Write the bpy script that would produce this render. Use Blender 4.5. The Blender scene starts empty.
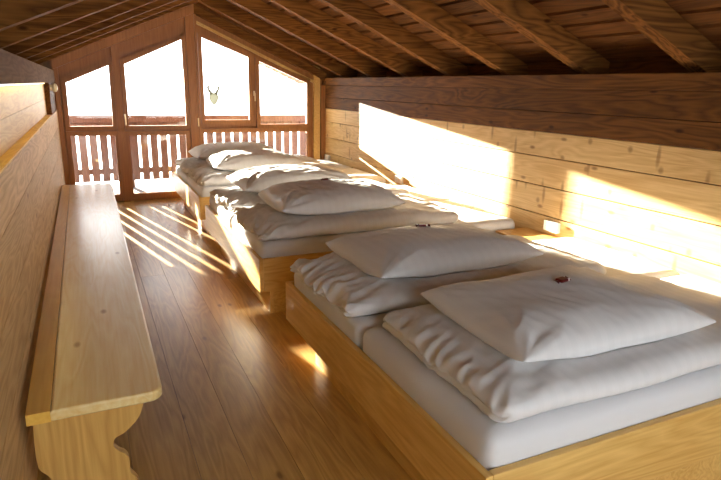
import bpy, bmesh, math, random
from mathutils import Vector, Matrix, noise
random.seed(7)
SC = bpy.context.scene
COL = SC.collection

# ------------------------------------------------------------------ helpers
class MB:
    """collects shapes; build() links them as one mesh object with a per-board id attribute"""
    def __init__(s):
        s.v = []; s.f = []; s.b = []; s.n = 0
    def add(s, vs, fs, bid=None):
        o = len(s.v); bid = random.random() if bid is None else bid
        s.v += [tuple(v) for v in vs]
        for f in fs:
            s.f.append([i + o for i in f]); s.b.append(bid)
        return s
    def box(s, x0, x1, y0, y1, z0, z1, bid=None, c=0.0):
        """box with chamfered edges when c > 0"""
        if c <= 0:
            vs = [(x, y, z) for z in (z0, z1) for y in (y0, y1) for x in (x0, x1)]
            fs = [(0, 2, 3, 1), (4, 5, 7, 6), (0, 1, 5, 4), (2, 6, 7, 3), (0, 4, 6, 2), (1, 3, 7, 5)]
            return s.add(vs, fs, bid)
        bm = bmesh.new()
        bmesh.ops.create_cube(bm, size=1)
        for v in bm.verts:
            v.co = Vector(((x0 + x1) / 2 + v.co.x * (x1 - x0), (y0 + y1) / 2 + v.co.y * (y1 - y0), (z0 + z1) / 2 + v.co.z * (z1 - z0)))
        bmesh.ops.bevel(bm, geom=bm.edges[:], offset=c, segments=2, affect='EDGES', profile=.6)
        return s.bm(bm, bid)
    def bm(s, bm, bid=None, M=None):
        bm.verts.index_update()
        vs = [(M @ v.co if M else v.co.copy()) for v in bm.verts]
        fs = [[v.index for v in f.verts] for f in bm.faces]
        bm.free()
        return s.add(vs, fs, bid)
    def prism(s, poly, axis, a, b, bid=None):
        """poly of 2D points extruded along axis from a to b (poly given in the two other axes, in order)"""
        n = len(poly)
        def P(p, t):
            if axis == 'X': return (t, p[0], p[1])
            if axis == 'Y': return (p[0], t, p[1])
            return (p[0], p[1], t)
        vs = [P(p, a) for p in poly] + [P(p, b) for p in poly]
        fs = [list(range(n)), list(range(2 * n - 1, n - 1, -1))]
        fs += [[i, i + n, (i + 1) % n + n, (i + 1) % n] for i in range(n)]
        return s.add(vs, fs, bid)
    def ring(s, outer, inner, y0, y1, bid=None):
        """frame between two polygons in XZ, extruded along Y"""
        n = len(outer)
        for i in range(n):
            j = (i + 1) % n
            q = [outer[i], outer[j], inner[j], inner[i]]
            s.prism(q, 'Y', y0, y1, bid)
        return s
    def tube(s, pts, r, seg=10, bid=None):
        pts = [Vector(p) for p in pts]
        rs = r if isinstance(r, (list, tuple)) else [r] * len(pts)
        vs = []; fs = []
        for i, p in enumerate(pts):
            d = (pts[min(i + 1, len(pts) - 1)] - pts[max(i - 1, 0)]).normalized()
            a = d.orthogonal().normalized(); b = d.cross(a)
            for k in range(seg):
                t = 2 * math.pi * k / seg
                vs.append(p + (a * math.cos(t) + b * math.sin(t)) * rs[i])
        for i in range(len(pts) - 1):
            for k in range(seg):
                fs.append((i * seg + k, i * seg + (k + 1) % seg, (i + 1) * seg + (k + 1) % seg, (i + 1) * seg + k))
        fs.append(tuple(range(seg))[::-1]); fs.append(tuple(range((len(pts) - 1) * seg, len(pts) * seg)))
        return s.add(vs, fs, bid)
    def build(s, name, mat, parent=None, smooth=False, loc=None):
        me = bpy.data.meshes.new(name)
        me.from_pydata(s.v, [], s.f)
        at = me.attributes.new('bid', 'FLOAT', 'FACE')
        at.data.foreach_set('value', s.b)
        bm = bmesh.new(); bm.from_mesh(me)
        bmesh.ops.recalc_face_normals(bm, faces=bm.faces[:])
        bm.to_mesh(me); bm.free()
        if smooth:
            me.polygons.foreach_set('use_smooth', [True] * len(me.polygons))
        me.materials.append(mat); me.update()
        o = bpy.data.objects.new(name, me); COL.objects.link(o)
        if parent: o.parent = parent
        if loc: o.location = loc
        return o

def tag(o, label=None, cat=None, group=None, kind=None):
    if label: o['label'] = label
    if cat: o['category'] = cat
    if group: o['group'] = group
    if kind: o['kind'] = kind
    return o
def struct(o, label=None):
    o['kind'] = 'structure'
    if label: o['label'] = label
    return o
def empty(name, loc, rz=0):
    o = bpy.data.objects.new(name, None); COL.objects.link(o)
    o.location = loc; o.rotation_euler = (0, 0, rz); o.empty_display_size = .1
    return o
def copy_tree(o, parent=None):
    c = o.copy(); COL.objects.link(c)
    if parent: c.parent = parent
    for ch in list(o.children): copy_tree(ch, c)
    return c

def srgb(r, g, b):
    f = lambda c: (c / 255 / 12.92) if c / 255 <= .04045 else ((c / 255 + .055) / 1.055) ** 2.4
    return (f(r), f(g), f(b), 1)

# ------------------------------------------------------------------ materials
def nt(name):
    m = bpy.data.materials.new(name); m.use_nodes = True
    t = m.node_tree; t.nodes.clear()
    out = t.nodes.new('ShaderNodeOutputMaterial')
    return m, t, out
def wood(name, dark, light, grain='Y', rough=.55, var=.22, knots=.5, spikes=0.0, fine=1.0, ringamt=.5, bump=.15, face='Z', spec=.35, coat=0):
    """board wood: grain lines run along one axis, every board has its own tone, knots are sparse"""
    m, t, out = nt(name)
    N = t.nodes.new; L = t.links.new
    tc = N('ShaderNodeTexCoord')
    at = N('ShaderNodeAttribute'); at.attribute_name = 'bid'
    oi = N('ShaderNodeObjectInfo')
    ad = N('ShaderNodeMath'); ad.operation = 'ADD'; L(at.outputs['Fac'], ad.inputs[0]); L(oi.outputs['Random'], ad.inputs[1])
    off = N('ShaderNodeVectorMath'); off.operation = 'SCALE'; off.inputs[0].default_value = (17.3, 31.7, 11.1); L(ad.outputs[0], off.inputs['Scale'])
    pos = N('ShaderNodeVectorMath'); pos.operation = 'ADD'; L(tc.outputs['Object'], pos.inputs[0]); L(off.outputs[0], pos.inputs[1])
    gi = 'XYZ'.index(grain)
    def mapped(s_along, s_across):
        mp = N('ShaderNodeMapping'); sc = [s_across] * 3; sc[gi] = s_along
        mp.inputs['Scale'].default_value = sc; L(pos.outputs[0], mp.inputs['Vector']); return mp
    # growth rings
    m1 = mapped(.55, 5.0)
    n1 = N('ShaderNodeTexNoise'); n1.inputs['Scale'].default_value = 1.0; n1.inputs['Detail'].default_value = 3; n1.inputs['Distortion'].default_value = .4
    L(m1.outputs[0], n1.inputs['Vector'])
    mu = N('ShaderNodeMath'); mu.operation = 'MULTIPLY'; mu.inputs[1].default_value = 14; L(n1.outputs['Fac'], mu.inputs[0])
    pp = N('ShaderNodeMath'); pp.operation = 'PINGPONG'; pp.inputs[1].default_value = .5; L(mu.outputs[0], pp.inputs[0])
    rg = N('ShaderNodeMapRange'); rg.inputs['From Max'].default_value = .5; L(pp.outputs[0], rg.inputs['Value'])
    # fine streaks
    m2 = mapped(2.0, 70.0 * fine)
    n2 = N('ShaderNodeTexNoise'); n2.inputs['Scale'].default_value = 1.0; n2.inputs['Detail'].default_value = 5; n2.inputs['Roughness'].default_value = .65
    L(m2.outputs[0], n2.inputs['Vector'])
    # blotches
    m3 = mapped(.8, 2.2)
    n3 = N('ShaderNodeTexNoise'); n3.inputs['Scale'].default_value = 1.3; n3.inputs['Detail'].default_value = 2
    L(m3.outputs[0], n3.inputs['Vector'])
    a = N('ShaderNodeMath'); a.operation = 'MULTIPLY'; a.inputs[1].default_value = ringamt; L(rg.outputs[0], a.inputs[0])
    b = N('ShaderNodeMath'); b.operation = 'MULTIPLY_ADD'; b.inputs[1].default_value = 1.0; L(n2.outputs['Fac'], b.inputs[0]); L(a.outputs[0], b.inputs[2])
    c = N('ShaderNodeMath'); c.operation = 'MULTIPLY_ADD'; c.inputs[1].default_value = .7; L(n3.outputs['Fac'], c.inputs[0]); L(b.outputs[0], c.inputs[2])
    fr = N('ShaderNodeMapRange'); fr.inputs['From Min'].default_value = .5; fr.inputs['From Max'].default_value = .5 + .75 + ringamt * .9
    L(c.outputs[0], fr.inputs['Value'])
    mx = N('ShaderNodeMix'); mx.data_type = 'RGBA'; mx.inputs['A'].default_value = dark; mx.inputs['B'].default_value = light
    L(fr.outputs[0], mx.inputs['Factor'])
    colr = mx.outputs['Result']
    # board tone
    wn = N('ShaderNodeTexWhiteNoise'); wn.noise_dimensions = '1D'; L(ad.outputs[0], wn.inputs['W'])
    vr = N('ShaderNodeMapRange'); vr.inputs['To Min'].default_value = 1 - var; vr.inputs['To Max'].default_value = 1 + var * .6; L(wn.outputs['Value'], vr.inputs['Value'])
    hv = N('ShaderNodeHueSaturation'); L(vr.outputs[0], hv.inputs['Value']); L(colr, hv.inputs['Color']); colr = hv.outputs['Color']
    def spots(s_along, s_across, thr, size, colour, amt):
        nonlocal colr
        sx = N('ShaderNodeSeparateXYZ'); L(pos.outputs[0], sx.inputs[0])
        other = [k for k in range(3) if k != gi and k != 'XYZ'.index(face)][0]
        cx = N('ShaderNodeCombineXYZ'); L(sx.outputs[gi], cx.inputs[0]); L(sx.outputs[other], cx.inputs[1])
        mp = N('ShaderNodeMapping'); mp.inputs['Scale'].default_value = (s_along, s_across, 1); L(cx.outputs[0], mp.inputs['Vector'])
        vo = N('ShaderNodeTexVoronoi'); vo.voronoi_dimensions = '2D'; vo.inputs['Scale'].default_value = 1.0; vo.inputs['Randomness'].default_value = .8
        L(mp.outputs[0], vo.inputs['Vector'])
        sz = N('ShaderNodeMapRange'); sz.inputs['From Min'].default_value = size; sz.inputs['From Max'].default_value = size * .35
        L(vo.outputs['Distance'], sz.inputs['Value'])
        sp = N('ShaderNodeSeparateColor'); L(vo.outputs['Color'], sp.inputs[0])
        gt = N('ShaderNodeMath'); gt.operation = 'GREATER_THAN'; gt.inputs[1].default_value = thr; L(sp.outputs[0], gt.inputs[0])
        ml = N('ShaderNodeMath'); ml.operation = 'MULTIPLY'; L(sz.outputs[0], ml.inputs[0]); L(gt.outputs[0], ml.inputs[1])
        m_ = N('ShaderNodeMath'); m_.operation = 'MULTIPLY'; m_.inputs[1].default_value = amt; L(ml.outputs[0], m_.inputs[0])
        x = N('ShaderNodeMix'); x.data_type = 'RGBA'; L(m_.outputs[0], x.inputs['Factor']); L(colr, x.inputs['A']); x.inputs['B'].default_value = colour
        colr = x.outputs['Result']
    kcol = (dark[0] * .45, dark[1] * .35, dark[2] * .3, 1)
    if knots: spots(2.6, 6.0, 1 - .5 * knots, .11, kcol, .8)
    if spikes: spots(3.6, 3.2, 1 - .6 * spikes, .10, kcol, .6); spots(9.0, 1.9, 1 - .35 * spikes, .19, kcol, .6)
    bs = N('ShaderNodeBsdfPrincipled'); L(colr, bs.inputs['Base Color'])
    bs.inputs['Roughness'].default_value = rough; bs.inputs['Specular IOR Level'].default_value = spec
    bs.inputs['Coat Weight'].default_value = coat; bs.inputs['Coat Roughness'].default_value = .22
    bp = N('ShaderNodeBump'); bp.inputs['Strength'].default_value = bump; bp.inputs['Distance'].default_value = .004
    L(b.outputs[0], bp.inputs['Height']); L(bp.outputs[0], bs.inputs['Normal'])
    L(bs.outputs[0], out.inputs[0])
    return m
def plain(name, col, rough=.5, metal=0, bump=0, bscale=60):
    m, t, out = nt(name); N = t.nodes.new; L = t.links.new
    bs = N('ShaderNodeBsdfPrincipled'); bs.inputs['Roughness'].default_value = rough; bs.inputs['Metallic'].default_value = metal
    no = N('ShaderNodeTexNoise'); no.inputs['Scale'].default_value = bscale; no.inputs['Detail'].default_value = 4
    tc = N('ShaderNodeTexCoord'); L(tc.outputs['Object'], no.inputs['Vector'])
    mx = N('ShaderNodeMix'); mx.data_type = 'RGBA'
    mx.inputs['A'].default_value = tuple(c * .9 for c in col[:3]) + (1,); mx.inputs['B'].default_value = tuple(min(1, c * 1.08) for c in col[:3]) + (1,)
    L(no.outputs['Fac'], mx.inputs['Factor']); L(mx.outputs['Result'], bs.inputs['Base Color'])
    if bump:
        bp = N('ShaderNodeBump'); bp.inputs['Strength'].default_value = bump; bp.inputs['Distance'].default_value = .01
        L(no.outputs['Fac'], bp.inputs['Height']); L(bp.outputs[0], bs.inputs['Normal'])
    L(bs.outputs[0], out.inputs[0]); return m
def linen(name, col, stripe=True, axis=0):
    """white satin-stripe bed linen"""
    m, t, out = nt(name); N = t.nodes.new; L = t.links.new
    tc = N('ShaderNodeTexCoord'); sx = N('ShaderNodeSeparateXYZ'); L(tc.outputs['Object'], sx.inputs[0])
    k = N('ShaderNodeMath'); k.operation = 'MULTIPLY'; k.inputs[1].default_value = 2 * math.pi / .062; L(sx.outputs[axis], k.inputs[0])
    s = N('ShaderNodeMath'); s.operation = 'SINE'; L(k.outputs[0], s.inputs[0])
    mr = N('ShaderNodeMapRange'); mr.inputs['From Min'].default_value = -.25; mr.inputs['From Max'].default_value = .25; L(s.outputs[0], mr.inputs['Value'])
    bs = N('ShaderNodeBsdfPrincipled')
    rr = N('ShaderNodeMapRange'); rr.inputs['To Min'].default_value = .68; rr.inputs['To Max'].default_value = .5 if stripe else .68; L(mr.outputs[0], rr.inputs['Value'])
    L(rr.outputs[0], bs.inputs['Roughness'])
    mx = N('ShaderNodeMix'); mx.data_type = 'RGBA'; d = .98 if stripe else 1
    mx.inputs['A'].default_value = (col[0] * d, col[1] * d, col[2] * d, 1); mx.inputs['B'].default_value = col
    L(mr.outputs[0], mx.inputs['Factor']); L(mx.outputs['Result'], bs.inputs['Base Color'])
    bs.inputs['Sheen Weight'].default_value = .15
    no = N('ShaderNodeTexNoise'); no.noise_type = 'RIDGED_MULTIFRACTAL'; no.normalize = True; no.inputs['Scale'].default_value = 3.2; no.inputs['Detail'].default_value = 3; no.inputs['Roughness'].default_value = .4; no.inputs['Distortion'].default_value = .8; L(tc.outputs['Object'], no.inputs['Vector'])
    bp = N('ShaderNodeBump'); bp.inputs['Strength'].default_value = .35; bp.inputs['Distance'].default_value = .02
    L(no.outputs['Fac'], bp.inputs['Height']); L(bp.outputs[0], bs.inputs['Normal'])
    L(bs.outputs[0], out.inputs[0]); return m
def glass(name):
    m, t, out = nt(name); N = t.nodes.new; L = t.links.new
    tr = N('ShaderNodeBsdfTransparent'); tr.inputs[0].default_value = (.97, .98, .97, 1)
    gl = N('ShaderNodeBsdfGlossy'); gl.inputs['Roughness'].default_value = .02
    fr = N('ShaderNodeFresnel'); fr.inputs['IOR'].default_value = 1.45
    mx = N('ShaderNodeMixShader'); L(fr.outputs[0], mx.inputs[0]); L(tr.outputs[0], mx.inputs[1]); L(gl.outputs[0], mx.inputs[2])
    L(mx.outputs[0], out.inputs[0]); return m
def frosted(name):
    m, t, out = nt(name); N = t.nodes.new; L = t.links.new
    a = N('ShaderNodeBsdfTranslucent'); a.inputs[0].default_value = (.25, .255, .23, 1)
    b = N('ShaderNodeBsdfDiffuse'); b.inputs[0].default_value = (.45, .45, .4, 1)
    no = N('ShaderNodeTexNoise'); no.inputs['Scale'].default_value = 25
    mr = N('ShaderNodeMapRange'); mr.inputs['To Min'].default_value = .15; mr.inputs['To Max'].default_value = .5; L(no.outputs['Fac'], mr.inputs['Value'])
    mx = N('ShaderNodeMixShader'); L(mr.outputs[0], mx.inputs[0]); L(a.outputs[0], mx.inputs[1]); L(b.outputs[0], mx.inputs[2])
    L(mx.outputs[0], out.inputs[0]); return m

M_FLOOR = wood('floor_boards', srgb(160, 116, 54), srgb(216, 172, 98), 'Y', rough=.42, coat=.35, var=.16, knots=.25, ringamt=.45, spec=.4)
M_RWALL = wood('pine_wall', srgb(190, 144, 82), srgb(238, 206, 148), 'Y', rough=.55, var=.12, knots=.35, spikes=1.0, ringamt=.35, face='X')
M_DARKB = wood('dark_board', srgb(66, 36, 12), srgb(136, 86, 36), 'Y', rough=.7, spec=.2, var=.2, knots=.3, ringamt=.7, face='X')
M_LWALL = wood('tan_board', srgb(176, 136, 86), srgb(226, 192, 136), 'Y', rough=.6, var=.14, knots=.3, ringamt=.6, face='X')
M_LPANEL = wood('yellow_panel', srgb(214, 164, 66), srgb(250, 214, 112), 'Y', rough=.5, var=.12, knots=.3, ringamt=.5, face='X')
M_BEAM = wood('grey_brown_beam', srgb(92, 66, 42), srgb(138, 106, 76), 'Y', rough=.85, spec=.1, var=.1, knots=.2, face='X')
M_RAFT = wood('rafter_wood', srgb(70, 40, 16), srgb(150, 98, 46), 'X', rough=.8, spec=.1, var=.2, knots=.35, ringamt=.9, face='Y')
M_ROOF = wood('roof_boards', srgb(74, 44, 20), srgb(124, 78, 38), 'Y', rough=.75, spec=.15, var=.25, knots=.3, ringamt=.6)
M_FRAME = wood('frame_wood', srgb(142, 90, 46), srgb(186, 126, 70), 'Z', rough=.4, var=.08, knots=0, ringamt=.2, face='Y')
M_BED = wood('bed_pine', srgb(196, 146, 70), srgb(238, 200, 124), 'Y', rough=.4, var=.1, knots=.3, ringamt=.35, face='X')
M_BEDX = wood('bed_pine_cross', srgb(196, 146, 70), srgb(238, 200, 124), 'X', rough=.4, var=.1, knots=.3, ringamt=.35, face='Y')
M_BENCH = wood('bench_pine', srgb(238, 198, 118), srgb(254, 236, 178), 'Y', rough=.4, coat=.7, var=.12, knots=.35, ringamt=.35, spec=.5)
M_BENCHY = wood('bench_edge_pine', srgb(226, 170, 66), srgb(246, 204, 100), 'Y', rough=.35, coat=.4, var=.05, knots=.1, ringamt=.3)
M_LEG = wood('bench_leg_pine', srgb(190, 140, 66), srgb(236, 192, 112), 'Z', rough=.45, var=.1, knots=.4, ringamt=.5, face='Y')
M_RAIL = wood('railing_wood', srgb(86, 60, 52), srgb(122, 92, 80), 'Z', rough=.6, var=.2, knots=.2, face='Y')
M_DECK = plain('snowy_deck', (.11, .095, .10, 1), .8, bump=.3)
M_SNOW = plain('snow', (.86, .88, .92, 1), .9, bump=.4, bscale=.6)
M_LINEN = linen('white_linen', (.70, .69, .70, 1))
M_SHEET = linen('white_sheet', (.67, .67, .695, 1), stripe=False)
M_GLASS = glass('window_glass')
M_WHITE = plain('white_plastic', (.8, .79, .76, 1), .35)
M_BRASS = plain('pale_brass', (.85, .72, .5, 1), .3, metal=.8)
M_CREAM = plain('cream_knob', (.85, .76, .5, 1), .4)
M_CHOC = plain('red_foil', srgb(96, 22, 26), .3, metal=.3)
M_DARK = plain('dark_hole', (.05, .05, .05, 1), .6)
M_FROST = frosted('frosted_ornament')

# ------------------------------------------------------------------ room numbers (metres; eye at the origin, 1.62 m up)
XL, XR = -.32, 3.42
YG = 8.72            # inner face of the glazed gable
YB = -1.6            # wall behind the camera
RX, SL = 1.475, .44  # ridge position, roof slope
EZ = 1.80            # underside of rafters above right knee wall
RZ = EZ + SL * (XR - RX)
def zr(x): return RZ - SL * abs(x - RX)      # rafter underside
RD = .175            # rafter depth measured upright

# floor ---------------------------------------------------------------
mb = MB()
x = XL - .3
while x < XR + .1:
    w = random.choice((.20, .235, .26)); y = YB - .1 - random.random() * 2
    while y < YG + .15:
        l = random.uniform(3.2, 4.6)
        mb.box(x, x + w - .0018, max(y, YB - .1), min(y + l - .0015, YG + .15), -.03, 0)
        y += l
        if y > YG + .15: break
    x += w
struct(mb.build('floor', M_FLOOR), 'brown plank floor running towards the gable windows')
mb = MB(); mb.box(XL - .3, XR + .4, YB - .1, YG + .12, -.2, -.031)
struct(mb.build('trim_1', M_DARKB), 'dark underfloor below the boards')

# right knee wall -----------------------------------------------------
mb = MB()
for z0, z1 in ((0, .124), (.131, .364), (.371, .604), (.611, .844), (.851, 1.084), (1.091, 1.288)):
    y = YB - .05
    mb.box(XR, XR + .08, YB, YG + .02, z0, z1 , c=.003)
wr = struct(mb.build('wall_right', M_RWALL), 'pale pine board wall along the beds')
mb = MB()
mb.box(XR - .004, XR + .08, YB, YG + .02, 1.292, 1.455, c=.003)
mb.box(XR - .004, XR + .08, YB, YG + .02, 1.459, 1.632, c=.003)
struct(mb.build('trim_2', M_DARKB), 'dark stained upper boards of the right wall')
mb = MB(); mb.box(XR - .03, XR + .14, YB, YG + .02, 1.635, 1.745, c=.006)
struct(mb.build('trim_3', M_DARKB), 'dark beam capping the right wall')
mb = MB()
mb.box(XR + .30, XR + .36, YB - .1, YG + .1, -.2, zr(XR + .3) + RD)
mb.box(XR + .08, XR + .30, YB - .1, YG + .1, 1.60, 1.633)
struct(mb.build('trim_4', M_DARKB), 'dark boarding behind the right wall cap')

# left knee wall ------------------------------------------------------
mb = MB()
for z0, z1 in ((0, .25), (.253, .52), (.523, .79), (.793, 1.053), (1.056, 1.262)):
    mb.box(XL - .10, XL, YB, YG + .02, z0, z1, c=.003)
struct(mb.build('wall_left', M_LWALL), 'tan board wall beside the bench')
mb = MB()
for z0, z1 in ((1.264, 1.43), (1.432, 1.602)):
    mb.box(XL - .12, XL - .055, YB, 7.35, z0, z1)
mb.box(XL - .055, XL - .002, YB, 7.1, 1.262, 1.272)
struct(mb.build('trim_5', M_LPANEL), 'yellow recessed panel and ledge above the left wall')
mb = MB(); mb.box(XL - .12, XL + .012, YB, YG + .02, 1.604, 1.755, c=.006)
struct(mb.build('trim_6', M_BEAM), 'grey brown beam on top of the left wall')
mb = MB(); mb.box(XL - .12, XL - .005, 7.35, YG + .02, 1.264, 1.604)
struct(mb.build('trim_7', M_DARKB), 'dark short post at the far end of the left wall')
mb = MB(); mb.box(XL - .40, XL - .34, YB - .1, YG + .1, -.2, zr(XL - .34) + RD)
mb.box(XL - .34, XL - .1, YB - .1, YG + .1, 1.55, 1.6)
struct(mb.build('trim_8', M_DARKB), 'dark boarding behind the left wall')

# roof ----------------------------------------------------------------
OUT = 12.0
mb = MB()
nb = 17
for side in (-1, 1):
    xe = XR + .75 if side > 0 else XL - .75
    for i in range(nb):
        t0, t1 = i / nb, (i + 1) / nb
        xa = RX + (xe - RX) * t0; xb = RX + (xe - RX) * (t1 - .012)
        za, zb = zr(xa) + RD, zr(xb) + RD
        mb.prism([(xa, za), (xb, zb), (xb, zb + .025), (xa, za + .025)], 'Y', YB - .3, OUT)
    mb.prism([(RX, RZ + RD + .025), (xe, zr(xe) + RD + .025), (xe, zr(xe) + RD + .12), (RX, RZ + RD + .12)], 'Y', YB - .3, OUT)
ceil = struct(mb.build('ceiling', M_ROOF), 'dark boarded ceiling between the rafters')
ry = [8.20 - .94 * k for k in range(11)]
for side in (-1, 1):
    xe = XR + .30 if side > 0 else XL - .34
    for y in ry:
        mb = MB()
        xa = RX
        mb.prism([(xa, RZ), (xe, zr(xe)), (xe, zr(xe) + RD), (xa, RZ + RD)], 'Y', y - .055, y + .055)
        mb.build('rafter', M_RAFT, ceil)
mb = MB(); mb.box(RX - .03, RX + .03, YB, YG, RZ + .02, RZ + RD + .01)
mb.build('ridge_board', M_DARKB, ceil)

# glazed gable --------------------------------------------------------
# glass polygons (x, z), listed counter-clockwise from lower left
G = {
 'w1': [(-.19, 1.045), (.335, 1.045), (.345, 1.837), (-.185, 1.603)],
 'w1l': [(-.195, .10), (.35, .10), (.35, .918), (-.195, .918)],
 'd': [(.54, 1.045), (1.303, 1.045), (1.303, 2.209), (.54, 1.856)],
 'dl': [(.53, .10), (1.29, .10), (1.29, .912), (.53, .912)],
 'w3': [(1.572, 1.118), (2.222, 1.118), (2.222, 2.014), (1.572, 2.250)],
 'w4': [(2.386, 1.05), (3.123, 1.05), (3.123, 1.664), (2.386, 1.960)],
 'w5': [(1.53, .10), (3.122, .10), (3.122, .935), (1.53, .935)],
}
def grow(p, d):
    x0, x1 = p[0][0], p[1][0]
    return [(x0 - d, p[0][1] - d), (p[1][0] + d, p[1][1] - d), (p[2][0] + d, p[2][1] + d * 1.1), (p[3][0] - d, p[3][1] + d * 1.1)]
mb = MB()
Y0, Y1 = YG + .005, YG + .12
def col(x0, x1, b0, b1, t0, t1, y0=Y0, y1=Y1, bid=.3):
    mb.prism([(x0, b0), (x1, b1), (x1, t1), (x0, t0)], 'Y', y0, y1, bid)
top = lambda x: zr(x) + RD
def holes(x0, x1, lo, up):
    """wall pieces left around a lower and an upper glass polygon, over the column x0..x1"""
    l, u = grow(G[lo], .03), grow(G[up], .03)
    a, b = u[0][0], u[1][0]
    sl = (u[2][1] - u[3][1]) / (b - a); h = lambda x: u[3][1] + sl * (x - a)
    col(x0, x1, 0, 0, l[0][1], l[0][1])
    col(x0, x1, l[2][1], l[2][1], u[0][1], u[0][1])
    col(x0, x1, h(x0), h(x1), top(x0), top(x1))
XO = [XL - .34, -.22, .375, .50, 1.333, 1.50, 2.252, 2.356, 3.153, XR + .3]
for i in (0, 2, 6, 8):
    if i == 6: continue
    col(XO[i], XO[i + 1], 0, 0, top(XO[i]), top(XO[i + 1]))
# centre post is split at the ridge
col(1.333, RX, 0, 0, top(1.333), top(RX)); col(RX, 1.50, 0, 0, top(RX), top(1.50))
holes(-.22, .375, 'w1l', 'w1'); holes(.50, 1.333, 'dl', 'd')
# right bay: one wide low pane, two panes above
l = grow(G['w5'], .03)
col(1.50, 3.153, 0, 0, l[0][1], l[0][1])
col(1.50, 2.252, l[2][1], l[2][1], 1.088, 1.088); col(2.252, 3.153, l[2][1], l[2][1], 1.02, 1.02)
col(2.252, 2.356, .96, .96, top(2.252), top(2.356))
for k in ('w3', 'w4'):
    u = grow(G[k], .03); x0, x1 = (1.50, 2.252) if k == 'w3' else (2.356, 3.153)
    sl = (u[2][1] - u[3][1]) / (u[1][0] - u[0][0])
    h = lambda x: u[3][1] + sl * (x - u[0][0])
    col(x0, x1, h(x0), h(x1), top(x0), top(x1))
struct(mb.build('wall_gable', M_FRAME), 'red brown timber gable framing around the windows')
def sash(name, polys, label, ow=.055, handle=None, y0=YG - .035, y1=YG + .03):
    mb = MB()
    for p in polys: mb.ring(grow(p, ow), p, y0, y1, .3)
    o = struct(mb.build(name, M_FRAME), label)
    for p in polys:
        MB().prism(grow(p, .008), 'Y', YG, YG + .012, 0).build('pane', M_GLASS, o)
    if handle:
        hx, hz = handle
        m2 = MB(); m2.box(hx - .014, hx + .014, y0 - .008, y0, hz - .035, hz + .035, c=.003)
        m2.tube([(hx, y0, hz), (hx, y0 - .045, hz)], .009)
        m2.tube([(hx, y0 - .045, hz + .005), (hx, y0 - .047, hz - .11)], [.011, .009])
        m2.build('handle', M_BRASS, o, smooth=False)
    return o
sash('window_1', [G['w1']], 'left trapezoid window over the bench end')
sash('window_2', [G['w1l']], 'low pane behind the bench end')
sash('door_1', [G['d'], G['dl']], 'glazed balcony door left of the centre post', handle=(.497, 1.17))
sash('window_3', [G['w3']], 'tall trapezoid window right of the centre post', handle=(2.30, 1.50))
sash('window_4', [G['w4']], 'trapezoid window at the right end of the gable')
sash('window_5', [G['w5']], 'wide low pane behind the far bed')
m2 = MB(); m2.box(1.455, 1.485, YG - .008, YG + .01, 1.09, 1.16, c=.003); m2.tube([(1.47, YG, 1.14), (1.47, YG - .05, 1.14)], .009); m2.tube([(1.47, YG - .05, 1.145), (1.47, YG - .052, 1.03)], [.011, .009])
POST_HANDLE = m2
# posts in front of the plate
def trim(n, x0, x1, y0, y1, z0, zt, mat, label):
    mb = MB(); mb.prism([(x0, z0), (x1, z0), (x1, zt(x1)), (x0, zt(x0))], 'Y', y0, y1, .5)
    return struct(mb.build('trim_%d' % n, mat), label)
mb = MB()
mb.prism([(1.36, 0), (RX, 0), (RX, RZ + .02), (1.36, zr(1.36) + .02)], 'Y', YG - .05, YG + .01, .2)
mb.prism([(RX + .004, 0), (1.51, 0), (1.51, zr(1.51) + .02), (RX + .004, RZ + .02)], 'Y', YG - .05, YG + .01, .7)
POST_HANDLE.build('handle', M_BRASS, struct(mb.build('trim_9', M_FRAME), 'twin timber post in the middle of the gable'))
trim(10, XL, -.262, YG - .05, YG + .01, 0, lambda x: zr(x) + .05, M_FRAME, 'timber post at the left end of the gable')
trim(11, 3.235, 3.335, YG - .05, YG + .01, 0, lambda x: zr(x) + .05, M_BED, 'pale timber post at the right end of the gable')
trim(12, 3.345, XR, YG - .07, YG + .01, 0, lambda x: 1.635, M_FRAME, 'dark timber post in the far right corner')
trim(13, .39, .475, YG - .05, YG + .01, 0, lambda x: zr(x) + .03, M_FRAME, 'timber post between left window and door')
for n, s in ((14, -1), (15, 1)):
    xa, xb = (XL, RX) if s < 0 else (RX, XR)
    mb = MB(); mb.prism([(xa, zr(xa) - .10), (xb, zr(xb) - .10), (xb, zr(xb) + .02), (xa, zr(xa) + .02)], 'Y', YG - .10, YG + .005)
    struct(mb.build('trim_%d' % n, M_RAFT if s > 0 else M_FRAME), 'sloping %s board under the gable roof edge' % ('left' if s < 0 else 'right'))

mb = MB(); mb.prism([(RX, RZ - .215), (3.235, zr(3.235) - .215), (3.235, zr(3.235) - .175), (RX, RZ - .175)], 'Y', YG - .035, YG + .005)
struct(mb.build('trim_18', M_BED), 'pale batten sloping along the right gable header')

# wall behind the camera; guessed windows added to light the foreground ----------------------------
mb = MB(); y0, y1 = YB - .12, YB
def colb(x0, x1, b, t0, t1): mb.prism([(x0, b), (x1, b), (x1, t1), (x0, t0)], 'Y', y0, y1, .4)
BX = [XL - .34, -.25, 1.30, 1.65, 3.15, XR + .3]
colb(BX[0], BX[1], 0, top(BX[0]), top(BX[1]))
colb(BX[2], RX, 0, top(BX[2]), top(RX)); colb(RX, BX[3], 0, top(RX), top(BX[3]))
colb(BX[4], BX[5], 0, top(BX[4]), top(BX[5]))
for a, b in ((BX[1], BX[2]), (BX[3], BX[4])):
    mb.prism([(a, 0), (b, 0), (b, .55), (a, .55)], 'Y', y0, y1, .4)
    mb.prism([(a, zr(a) - .12), (b, zr(b) - .12), (b, top(b)), (a, top(a))], 'Y', y0, y1, .4)
struct(mb.build('wall_back', M_FRAME), 'timber gable wall behind the viewer')
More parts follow.
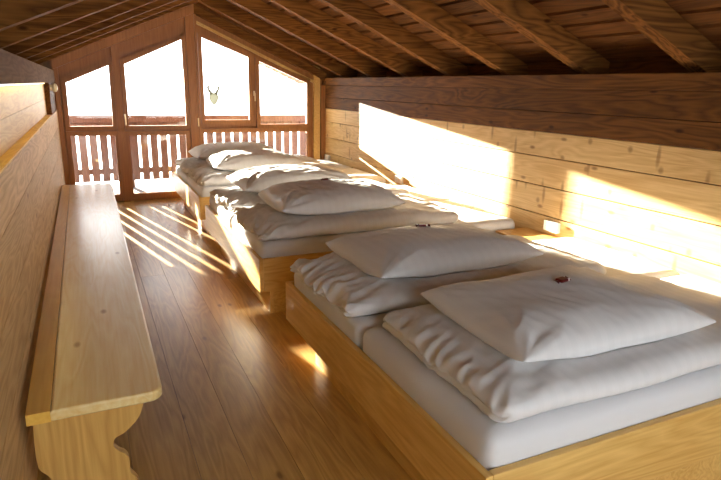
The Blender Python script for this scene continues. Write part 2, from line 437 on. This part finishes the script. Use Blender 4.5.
for n, (a, b) in ((6, (BX[1], BX[2])), (7, (BX[3], BX[4]))):
    p = [(a + .04, .59), (b - .04, .59), (b - .04, zr(b) - .18), (a + .04, zr(a) - .18)]
    mb = MB(); mb.ring(grow(p, .05), p, YB - .06, YB + .02, .3)
    o = struct(mb.build('window_%d' % n, M_FRAME), 'unseen window added in the gable behind the viewer to light the foreground')
    MB().prism(grow(p, .008), 'Y', YB - .03, YB - .018, 0).build('pane', M_GLASS, o)

# balcony -------------------------------------------------------------
mb = MB()
y = YG + .13
while y < 10.05:
    mb.box(-1.6, 4.6, y, y + .135, -.06, -.02); y += .14
struct(mb.build('trim_16', M_DECK), 'pale snow dusted balcony deck outside the gable')
RY = 9.9
rail = empty('balcony_railing', (1.5, RY, -.02))
tag(rail, 'red brown wooden balcony railing of upright boards with gaps, outside the gable windows', 'railing')
pit = .1475; x = -1.30
while x < 4.2:
    mb = MB(); w = .110
    mb.box(x - 1.5, x + w - 1.5, -.0125, .0125, .13, 1.04, c=.002); mb.build('board', M_RAIL, rail); x += pit
for z in (.24, .955):
    MB().box(-2.9, 2.8, .013, .05, z, z + .085).build('cross_rail', M_RAIL, rail)
MB().box(-2.9, 2.8, -.05, .065, 1.04, 1.145, c=.006).build('handrail', M_RAIL, rail)
for px in (-2.75, -.9, .95, 2.65):
    MB().box(px - .04, px + .04, .05, .12, 0, 1.04).build('post', M_RAIL, rail)
mb = MB(); mb.box(-60, 60, 10.4, 90, -3.2, -3.0)
struct(mb.build('trim_17', M_SNOW), 'bright snow field beyond the balcony')

# bench ---------------------------------------------------------------
bench = empty('bench', (-.05, 4.85, 0))
tag(bench, 'long pale pine bench with scalloped board legs along the left wall', 'bench')
def bench_top():
    y0, y1 = 2.18 - 4.85, 7.50 - 4.85
    def outline(ins):
        L0, L1 = -.163, -.182
        R0, R1 = .232, .268
        pts = [(L0 + ins, y0 + ins)]
        r = .055
        cx, cy = R0 - r, y0 + r
        for k in range(9):
            t = -math.pi / 2 + k / 8 * math.pi / 2
            pts.append((cx + (r - ins) * math.cos(t), cy + (r - ins) * math.sin(t)))
        cx, cy = R1 - r, y1 - r
        for k in range(9):
            t = k / 8 * math.pi / 2
            pts.append((cx + (r - ins) * math.cos(t), cy + (r - ins) * math.sin(t)))
        pts.append((L1 + ins, y1 - ins))
        return pts
    mb = MB(); lay = []
    for z, ins in ((.412, .006), (.418, 0), (.447, 0), (.453, .003), (.456, .010)):
        lay.append([(p[0], p[1], z) for p in outline(ins)])
    n = len(lay[0]); vs = [p for l in lay for p in l]; fs = [list(range(n))[::-1], list(range((len(lay) - 1) * n, len(lay) * n))]
    for a in range(len(lay) - 1):
        fs += [(a * n + i, a * n + (i + 1) % n, (a + 1) * n + (i + 1) % n, (a + 1) * n + i) for i in range(n)]
    mb.add(vs, fs, .4)
    mb.build('seat', M_BENCH, bench)
    m2 = MB(); m2.prism([(-.243, y0), (-.1635, y0), (-.1825, y1), (-.262, y1)], 'Z', .412, .456, .5)
    m2.build('seat_edge_strip', M_BENCHY, bench)  # yellower strip along the left side of the seat
bench_top()
def curve(pts, n=6):
    """smooth open curve through points"""
    out = []
    P = [pts[0]] + pts + [pts[-1]]
    for i in range(1, len(P) - 2):
        for k in range(n):
            t = k / n; a, b, c, d = P[i - 1], P[i], P[i + 1], P[i + 2]
            out.append(tuple(.5 * (2 * b[q] + (c[q] - a[q]) * t + (2 * a[q] - 5 * b[q] + 4 * c[q] - d[q]) * t * t + (3 * b[q] - a[q] - 3 * c[q] + d[q]) * t ** 3) for q in (0, 1)))
    return out + [pts[-1]]
right = curve([(.155, .412), (.158, .385), (.135, .325), (.085, .275), (.045, .255), (.035, .225), (.052, .195), (.075, .175), (.088, .145), (.088, .09), (.105, .06), (.118, .03), (.118, 0)])
left = curve([(-.225, 0), (-.20, .05), (-.185, .10), (-.20, .15), (-.228, .19), (-.234, .25), (-.232, .33), (-.228, .412)])
for y in (2.255, 4.85, 7.35):
    mb = MB()
    poly = [(p[0], p[1]) for p in left] + [(p[0], p[1]) for p in right]
    n = len(poly)
    mb.prism(poly, 'Y', y - 4.85 - .018, y - 4.85 + .018)
    mb.build('leg', M_LEG, bench)
MB().box(-.11, -.085, -2.57, 2.48, .25, .36).build('stretcher', M_BENCH, bench)

# beds ----------------------------------------------------------------
BL, BW = 2.36, 2.08
def make_bed():
    root = empty('bed', (0, 0, 0))
    b = .03
    MB().box(0, b, 0, BW, .172, .422, c=.004).build('side_rail', M_BED, root)
    MB().box(BL - b, BL, 0, BW, .172, .422, c=.004).build('head_rail', M_BED, root)
    MB().box(b + .001, BL - b - .001, 0, b, .172, .422, c=.004).build('end_rail', M_BEDX, root)
    MB().box(b + .001, BL - b - .001, BW - b, BW, .172, .422, c=.004).build('end_rail', M_BEDX, root)
    MB().box(b, BL - b, b, BW - b, .185, .215).build('slat_base', M_BEDX, root)
    mb = MB()
    mb.box(.075, .10, .012, 1.74, 0, .185); mb.box(2.2, 2.23, .012, 1.74, 0, .185)
    mb.box(.10, 2.2, .012, .04, 0, .185); mb.box(.10, 2.2, 1.71, 1.74, 0, .185)
    mb.build('plinth', M_BED, root)
    return root
BEDX = 1.03
BY = [1.27, 3.87, 6.38]
bl = ['pine double bed nearest the viewer, in the right foreground', 'pine double bed in the middle of the row of three',
      'pine double bed farthest away, against the gable windows']
proto = make_bed()
for i, y in enumerate(BY):
    o = proto if i == 0 else copy_tree(proto)
    o.location = (BEDX + (.025, 0, .02)[i], y, 0); tag(o, bl[i], 'bed', 'pine double beds in a row')

def soft_box(lx, ly, lz, r, step, disp=None):
    nx, ny, nz = max(2, round(lx / step)), max(2, round(ly / step)), max(3, round(lz / (step * .8)))
    idx = {}; vs = []; fs = []
    def vid(i, j, k):
        q = (i, j, k)
        if q not in idx:
            p = Vector((lx * i / nx, ly * j / ny, lz * k / nz))
            rr = min(r, lz / 2 - 1e-4)
            c = Vector((min(max(p.x, rr), lx - rr), min(max(p.y, rr), ly - rr), min(max(p.z, rr), lz - rr)))
            d = p - c
            n = d.normalized() if d.length > 1e-6 else Vector((0, 0, 1))
            if d.length > 1e-6: p = c + n * rr
            if disp: p = disp(p, n)
            idx[q] = len(vs); vs.append(p)
        return idx[q]
    for k in (0, nz):
        for i in range(nx):
            for j in range(ny):
                fs.append((vid(i, j, k), vid(i + 1, j, k), vid(i + 1, j + 1, k), vid(i, j + 1, k)))
    for j in (0, ny):
        for i in range(nx):
            for k in range(nz):
                fs.append((vid(i, j, k), vid(i + 1, j, k), vid(i + 1, j, k + 1), vid(i, j, k + 1)))
    for i in (0, nx):
        for j in range(ny):
            for k in range(nz):
                fs.append((vid(i, j, k), vid(i, j + 1, k), vid(i, j + 1, k + 1), vid(i, j, k + 1)))
    return vs, fs
def nz(x, y, z=0): return noise.noise(Vector((x, y, z)))
def ridge(x, y, z=0): return 1 - abs(noise.noise(Vector((x, y, z)))) * 2

def mattress(name, loc, lx, ly, seed, label):
    lz = .318
    def d(p, n):
        w = min(1, max(0, (p.z - .18) / .08))
        amp = .006 * nz(p.x * 3, p.y * 3, seed) * w
        e = math.exp(-min(p.x, p.y, lx - p.x, ly - p.y) / .10)
        amp += .005 * ridge(p.x * 9 + 3, p.y * 9, seed + 4) * e * w
        return p + Vector((n.x * amp * .6, n.y * amp * .6, (amp - .012 * e) * w))
    vs, fs = soft_box(lx, ly, lz, .05, .03, d)
    o = MB().add(vs, fs, 0).build(name, M_SHEET, None, True, loc)
    tag(o, label, 'mattress', 'mattresses in white fitted sheets'); return o

def duvet(loc, lx, ly, lz, seed, label, rot=0, rumple=1.0):
    def d(p, n):
        x, y, z = p
        u = x / lx; v = y / ly
        wl = math.exp(-x / .16); wr_ = math.exp(-(lx - x) / .22)
        hz = z / lz
        q = Vector(p)
        # soft loft: fuller in the middle, thinner to the ends
        full = .80 + .28 * math.sin(math.pi * min(1, max(0, u))) ** .5 * math.sin(math.pi * min(1, max(0, v))) ** .6
        full -= .28 * wl * rumple + .12 * wr_
        bump = .016 * nz(x * 2.6, y * 3.2, seed) + .007 * nz(x * 7, y * 8, seed + 3)
        fold = (.028 * (ridge(x * 4 + y * 2.5, y * 12 - x * 7, seed + 7) - .45) * (wl * 1.3 + .10) +
                .010 * (ridge(x * 9 - y * 5, y * 22 + x * 6, seed + 9) - .5) * wl) * rumple
        fold += .008 * (ridge(x * 11, y * 4 + x, seed + 12) - .5) * math.exp(-y / .12)
        q.z = z * full + (bump + fold) * hz
        # outline wobble and gathered ends
        q.x += (.035 * nz(y * 3.2, seed, 1) + .014 * nz(y * 13, z * 12, seed)) * (wl + wr_) * rumple
        q.y += .014 * nz(x * 2.2, seed, 5) * (math.exp(-y / .12) + math.exp(-(ly - y) / .12))
        # the open layers show as a crease at the left end and at the back
        g = math.exp(-((hz - .5) / .11) ** 2)
        q.x += .026 * g * max(0, -n.x)
        q.y -= .02 * g * max(0, n.y)
        return q
    vs, fs = soft_box(lx, ly, lz, .062, .0155, d)
    o = MB().add(vs, fs, 0).build('duvet', M_LINEN, None, True, loc)
    o.rotation_euler.z = rot
    tag(o, label, 'duvet', 'white duvets folded on the beds'); return o

def pillow(loc, hx, hy, T, seed, label, rot=0, tilt=(0, 0), WR=1.0):
    n, m = 96, 72
    vs = []; fs = []
    def P(u, v, s):
        au, av = abs(u), abs(v)
        x = hx * u * (1 - .03 * (1 - av ** 2.2) * au ** 3 - .012 * (au * av) ** 10)
        y = hy * v * (1 - .04 * (1 - au ** 2.2) * av ** 3 - .015 * (au * av) ** 10)
        t = max(0, 1 - au ** 2.9) ** .48 * max(0, 1 - av ** 2.9) ** .48
        e = max(au, av)
        # creases fan out from the corners and edges
        ang = math.atan2(v * hy, u * hx)
        dcx, dcy = (1 - au) * hx, (1 - av) * hy
        dc = math.hypot(dcx, dcy); cang = math.atan2(dcy, dcx)
        cre = WR * .012 * (ridge(cang * 3.2 + (5 if u > 0 else 0), dc * 3, seed + (3 if v > 0 else 0)) - .4) * math.exp(-((dc - .16) / .15) ** 2)
        cre += .006 * (ridge(u * 3 - v * 4, v * 5 + u * 2, seed + 6) - .5) * (WR - .8) * (1 - e ** 6)
        cre += WR * .0045 * (ridge(u * 7 + v * 2, v * 2.2 + seed, seed) - .5) * (1 - e ** 6)
        big = .018 * nz(u * 1.6, v * 1.6, seed + 11)
        if s > 0: z = T * .80 * t + (cre + big) * min(1, t * 2)
        else: z = -T * .22 * t + .2 * cre * t
        z += .010 * (au * av) ** 3 * 3 + .012 * nz(u * 2, v * 2, seed + 2) * e
        return (x, y, z)
    for s in (1, -1):
        for i in range(n + 1):
            for j in range(m + 1):
                vs.append(P(math.sin(math.pi / 2 * (2 * i / n - 1)) * .25 + .75 * (2 * i / n - 1), math.sin(math.pi / 2 * (2 * j / m - 1)) * .25 + .75 * (2 * j / m - 1), s))
    K = (n + 1) * (m + 1)
    for i in range(n):
        for j in range(m):
            a = i * (m + 1) + j; b = a + 1; c = a + m + 2; e = a + m + 1
            fs.append((a, e, c, b)); fs.append((a + K, b + K, c + K, e + K))
    # weld the seam
    me_bm = bmesh.new()
    V = [me_bm.verts.new(p) for p in vs]
    for f in fs: me_bm.faces.new([V[q] for q in f])
    bmesh.ops.remove_doubles(me_bm, verts=me_bm.verts[:], dist=1e-5)
    o = MB().bm(me_bm, 0).build('pillow', M_LINEN, None, True, loc)
    o.rotation_euler = (tilt[0], tilt[1], rot)
    tag(o, label, 'pillow', 'white pillows on the folded duvets'); return o

from mathutils.bvhtree import BVHTree
def press(soft, load, gap):
    """sink the soft thing under whatever lies on it"""
    bpy.context.view_layer.update()
    Ml = load.matrix_world; tree = BVHTree.FromPolygons([Ml @ v.co for v in load.data.vertices], [tuple(p.vertices) for p in load.data.polygons])
    Ms = soft.matrix_world; inv = Ms.inverted()
    zs = [(Ms @ v.co).z for v in soft.data.vertices]; mid = (min(zs) + max(zs)) / 2
    for v in soft.data.vertices:
        w = Ms @ v.co
        if w.z < mid: continue
        h = tree.ray_cast(Vector((w.x, w.y, mid - .4)), Vector((0, 0, 1)))[0]
        if h and h.z - gap < w.z:
            w.z = max(h.z - gap, min(zs) + .03); v.co = inv @ w
    soft.data.update()

def top_at(o, x, y, rad=.03):
    M = Matrix.Translation(o.location) @ o.rotation_euler.to_matrix().to_4x4()
    best = None
    for v in o.data.vertices:
        w = M @ v.co
        if abs(w.x - x) < rad and abs(w.y - y) < rad and (best is None or w.z > best): best = w.z
    return best

side = ['near', 'far']; bn = ['nearest bed', 'middle bed', 'farthest bed']
pillows = {}
for b, y0 in enumerate(BY):
    bx = BEDX + (.025, 0, .02)[b]
    for s in (0, 1):
        mt = mattress('mattress', (bx + .034, y0 + (.034, 1.043)[s], .217), 2.285, 1.0, b * 5 + s * 2.3,
                 'white sheeted mattress in the %s half of the %s' % (side[s], bn[b]))
        dx = (.09, -.02)[s] if b == 0 else (.02, .03)[s]
        ln = (1.72, 1.74 if b == 0 else 1.83)[s]
        dv = duvet((bx + dx, y0 + (.055, 1.105)[s], .530), ln, (.93, .86)[s], (.115 if b == 0 else .135), 3.1 + b * 7 + s * 3.7,
              'rumpled white duvet folded on the %s half of the %s' % (side[s], bn[b]), rot=(.0, .0)[s], rumple=(.8 if b == 0 and s == 0 else 1.2 if b == 0 else 1.7))
        pz = .530 + (.104 if b == 0 else .136)
        p = pillow((bx + ((.80, .775), (.76, .77))[b > 0][s], y0 + (.555, 1.60)[s], pz + .022), (.515, .555)[s] + (.01 if b else 0), (.385, .37)[s], (.165 if b == 0 else .205), 2.2 + b * 3 + s * 5.1,
              'white pillow on the duvet in the %s half of the %s' % (side[s], bn[b]), rot=(-.02, .03)[s], tilt=(.0, 0), WR=(1.0 if b == 0 else 1.8))
        pillows[(b, s)] = p
        press(dv, p, .004); press(mt, dv, .004)

def chocolate(p, x, y, label, rot):
    z = top_at(p, x, y)
    root = empty('chocolate', (x, y, z - .002), rot)
    tag(root, label, 'chocolate', 'wrapped chocolates on the pillows')
    MB().box(-.027, .027, -.019, .019, 0, .014, c=.004).build('sweet', M_CHOC, root)
    for s in (-1, 1):
        mb = MB()
        mb.add([(s * .027, -.006, .007), (s * .027, .006, .007), (s * .046, .017, .012), (s * .046, -.017, .003), (s * .046, 0, .010)], [(0, 1, 2, 4), (0, 4, 3)], 0)
        mb.add([(s * .027, -.006, .004), (s * .027, .006, .004), (s * .046, .017, .009), (s * .046, -.017, 0), (s * .046, 0, .007)], [(0, 1, 2, 4), (0, 4, 3)], 0)
        mb.build('wrapper_end', M_CHOC, root)
    MB().box(.018, .028, -.0195, -.012, .003, .0145).build('wrapper_label', M_WHITE, root)
chocolate(pillows[(0, 0)], 1.88, 1.86, 'dark red chocolate on the pillow closest to the viewer', .2)
chocolate(pillows[(0, 1)], 1.85, 3.03, 'dark red chocolate on the far pillow of the nearest bed', -.3)
chocolate(pillows[(1, 0)], 1.78, 4.50, 'dark red chocolate on the near pillow of the middle bed', .1)

# shelves and sockets between the beds -----------------------------------
sl = ['wooden wall shelf between the nearest and middle beds', 'wooden wall shelf between the middle and farthest beds', 'wooden wall shelf between the farthest bed and the gable']
for (a, b), lb in zip(((BY[0] + BW, BY[1]), (BY[1] + BW, BY[2]), (BY[2] + BW, YG - .08)), sl):
    r = empty('bedside_shelf', (3.25, (a + b) / 2, 0)); h = (b - a) / 2 - .012
    tag(r, lb, 'shelf', 'bedside shelves along the right wall')
    MB().box(-.17, .168, -h, h, .435, .462, c=.003).build('top', M_BED, r)
    for s in (-1, 1): MB().box(-.15, .168, s * h - .0125 * (1 + s), s * h + .0125 * (1 - s), 0, .434).build('side', M_BEDX, r)
for y, lb in ((3.545, 'white double wall socket above the shelf beyond the nearest bed'), (6.17, 'white double wall socket beyond the middle bed'),
              (8.52, 'white double wall socket in the corner by the gable')):
    r = empty('wall_socket', (XR, y, .54)); tag(r, lb, 'socket', 'white sockets on the right wall')
    MB().box(-.035, -.001, -.082, .082, -.043, .043, c=.006).build('face_plate', M_WHITE, r)
    for s in (-1, 1):
        mb = MB(); pts = [(-.0355, s * .04 + .024 * math.cos(t * .3491), .024 * math.sin(t * .3491)) for t in range(18)]
        mb.tube([(-.034, s * .04, 0), (-.0362, s * .04, 0)], [.027, .025], 20)
        o = mb.build('outlet', M_WHITE, r)
        for q in (-1, 1): MB().tube([(-.036, s * .04 + q * .0095, 0), (-.0368, s * .04 + q * .0095, 0)], .0028, 8).build('pin_hole', M_DARK, o)

# small things ---------------------------------------------------------------
bm = bmesh.new(); bmesh.ops.create_uvsphere(bm, u_segments=20, v_segments=12, radius=.05)
for v in bm.verts: v.co.x *= .65
kn = empty('round_lamp', (XL - .005, 7.52, 1.55))
tag(kn, 'small cream round lamp at the far end of the left wall, under the beam', 'lamp')
MB().bm(bm, 0, Matrix.Translation((.045, 0, 0))).build('globe', M_CREAM, kn, True)
MB().tube([(-.002, 0, 0), (.02, 0, 0)], [.04, .03], 16).build('rose', M_CREAM, kn)

m, t, out = nt('warm_strip'); em = t.nodes.new('ShaderNodeEmission'); em.inputs[0].default_value = (1, .72, .25, 1); em.inputs[1].default_value = 5
t.links.new(em.outputs[0], out.inputs[0])
ls = empty('light_strip', (XL - .04, 2.8, 1.60)); tag(ls, 'warm light strip tucked under the grey beam in the yellow recess of the left wall', 'light')
MB().box(-.012, .012, -4.3, 4.2, -.008, -.003).build('diffuser', m, ls)
MB().box(-.0145, .0145, -4.31, 4.21, -.003, .004).build('housing', M_WHITE, ls)

orn = empty('window_ornament', (1.70, YG - .012, 1.47))
tag(orn, 'small pale antlered head ornament against the glass of the tall right window', 'ornament')
mb = MB()
mb.prism([(-.03, .03), (.05, .03), (.085, -.02), (.065, -.09), (.03, -.135), (-.01, -.13), (-.045, -.08), (-.06, -.01)], 'Y', -.006, .010)
mb.build('head', M_FROST, orn)
for s in (-1, 1):
    mb = MB()
    c = [(.01 + s * .028, 0, .015), (.01 + s * .06, 0, .055), (.01 + s * .075, 0, .10), (.01 + s * .058, 0, .14)]
    mb.tube(c, [.022, .018, .015, .009], 8)
    mb.tube([(.01 + s * .07, 0, .085), (.01 + s * .105, 0, .13)], [.010, .005], 8)
    mb.tube([(.01 + s * .05, 0, .045), (.01 + s * .02, 0, .085)], [.009, .005], 8)
    mb.build('antler', M_FROST, orn)

# light ------------------------------------------------------------------------
w = bpy.data.worlds.new('World'); SC.world = w; w.use_nodes = True
bg = w.node_tree.nodes['Background']; bg.inputs['Color'].default_value = (.93, .965, 1.0, 1); bg.inputs['Strength'].default_value = 6.0
sd = bpy.data.lights.new('sun', 'SUN'); sd.energy = 55; sd.angle = math.radians(.5); sd.color = (1, .90, .72)
so = bpy.data.objects.new('sun', sd); COL.objects.link(so)
so.rotation_euler = Vector((.226, -1, -.19)).to_track_quat('-Z', 'Y').to_euler(); so.location = (-2, 20, 6)

# camera -------------------------------------------------------------------------
yaw, pit_, rol = map(math.radians, (25.173, 14.759, 1.112))
cy, sy, cp, sp = math.cos(yaw), math.sin(yaw), math.cos(pit_), math.sin(pit_)
r0 = Vector((cy, -sy, 0)); f0 = Vector((sy * cp, cy * cp, -sp)); u0 = r0.cross(f0)
c_, s_ = math.cos(rol), math.sin(rol)
rr, uu = c_ * r0 + s_ * u0, -s_ * r0 + c_ * u0
cd = bpy.data.cameras.new('camera'); cam = bpy.data.objects.new('camera', cd); COL.objects.link(cam)
cam.matrix_world = Matrix(((rr.x, uu.x, -f0.x, 0), (rr.y, uu.y, -f0.y, 0), (rr.z, uu.z, -f0.z, 1.62), (0, 0, 0, 1)))
cd.sensor_width = 36; cd.lens = 580.45 / 721 * 36; cd.clip_start = .02; cd.clip_end = 300
SC.camera = cam
vs = SC.view_settings
vs.view_transform = 'Standard'; vs.look = 'None'; vs.gamma = 1; vs.use_curve_mapping = False; vs.exposure = 0.5
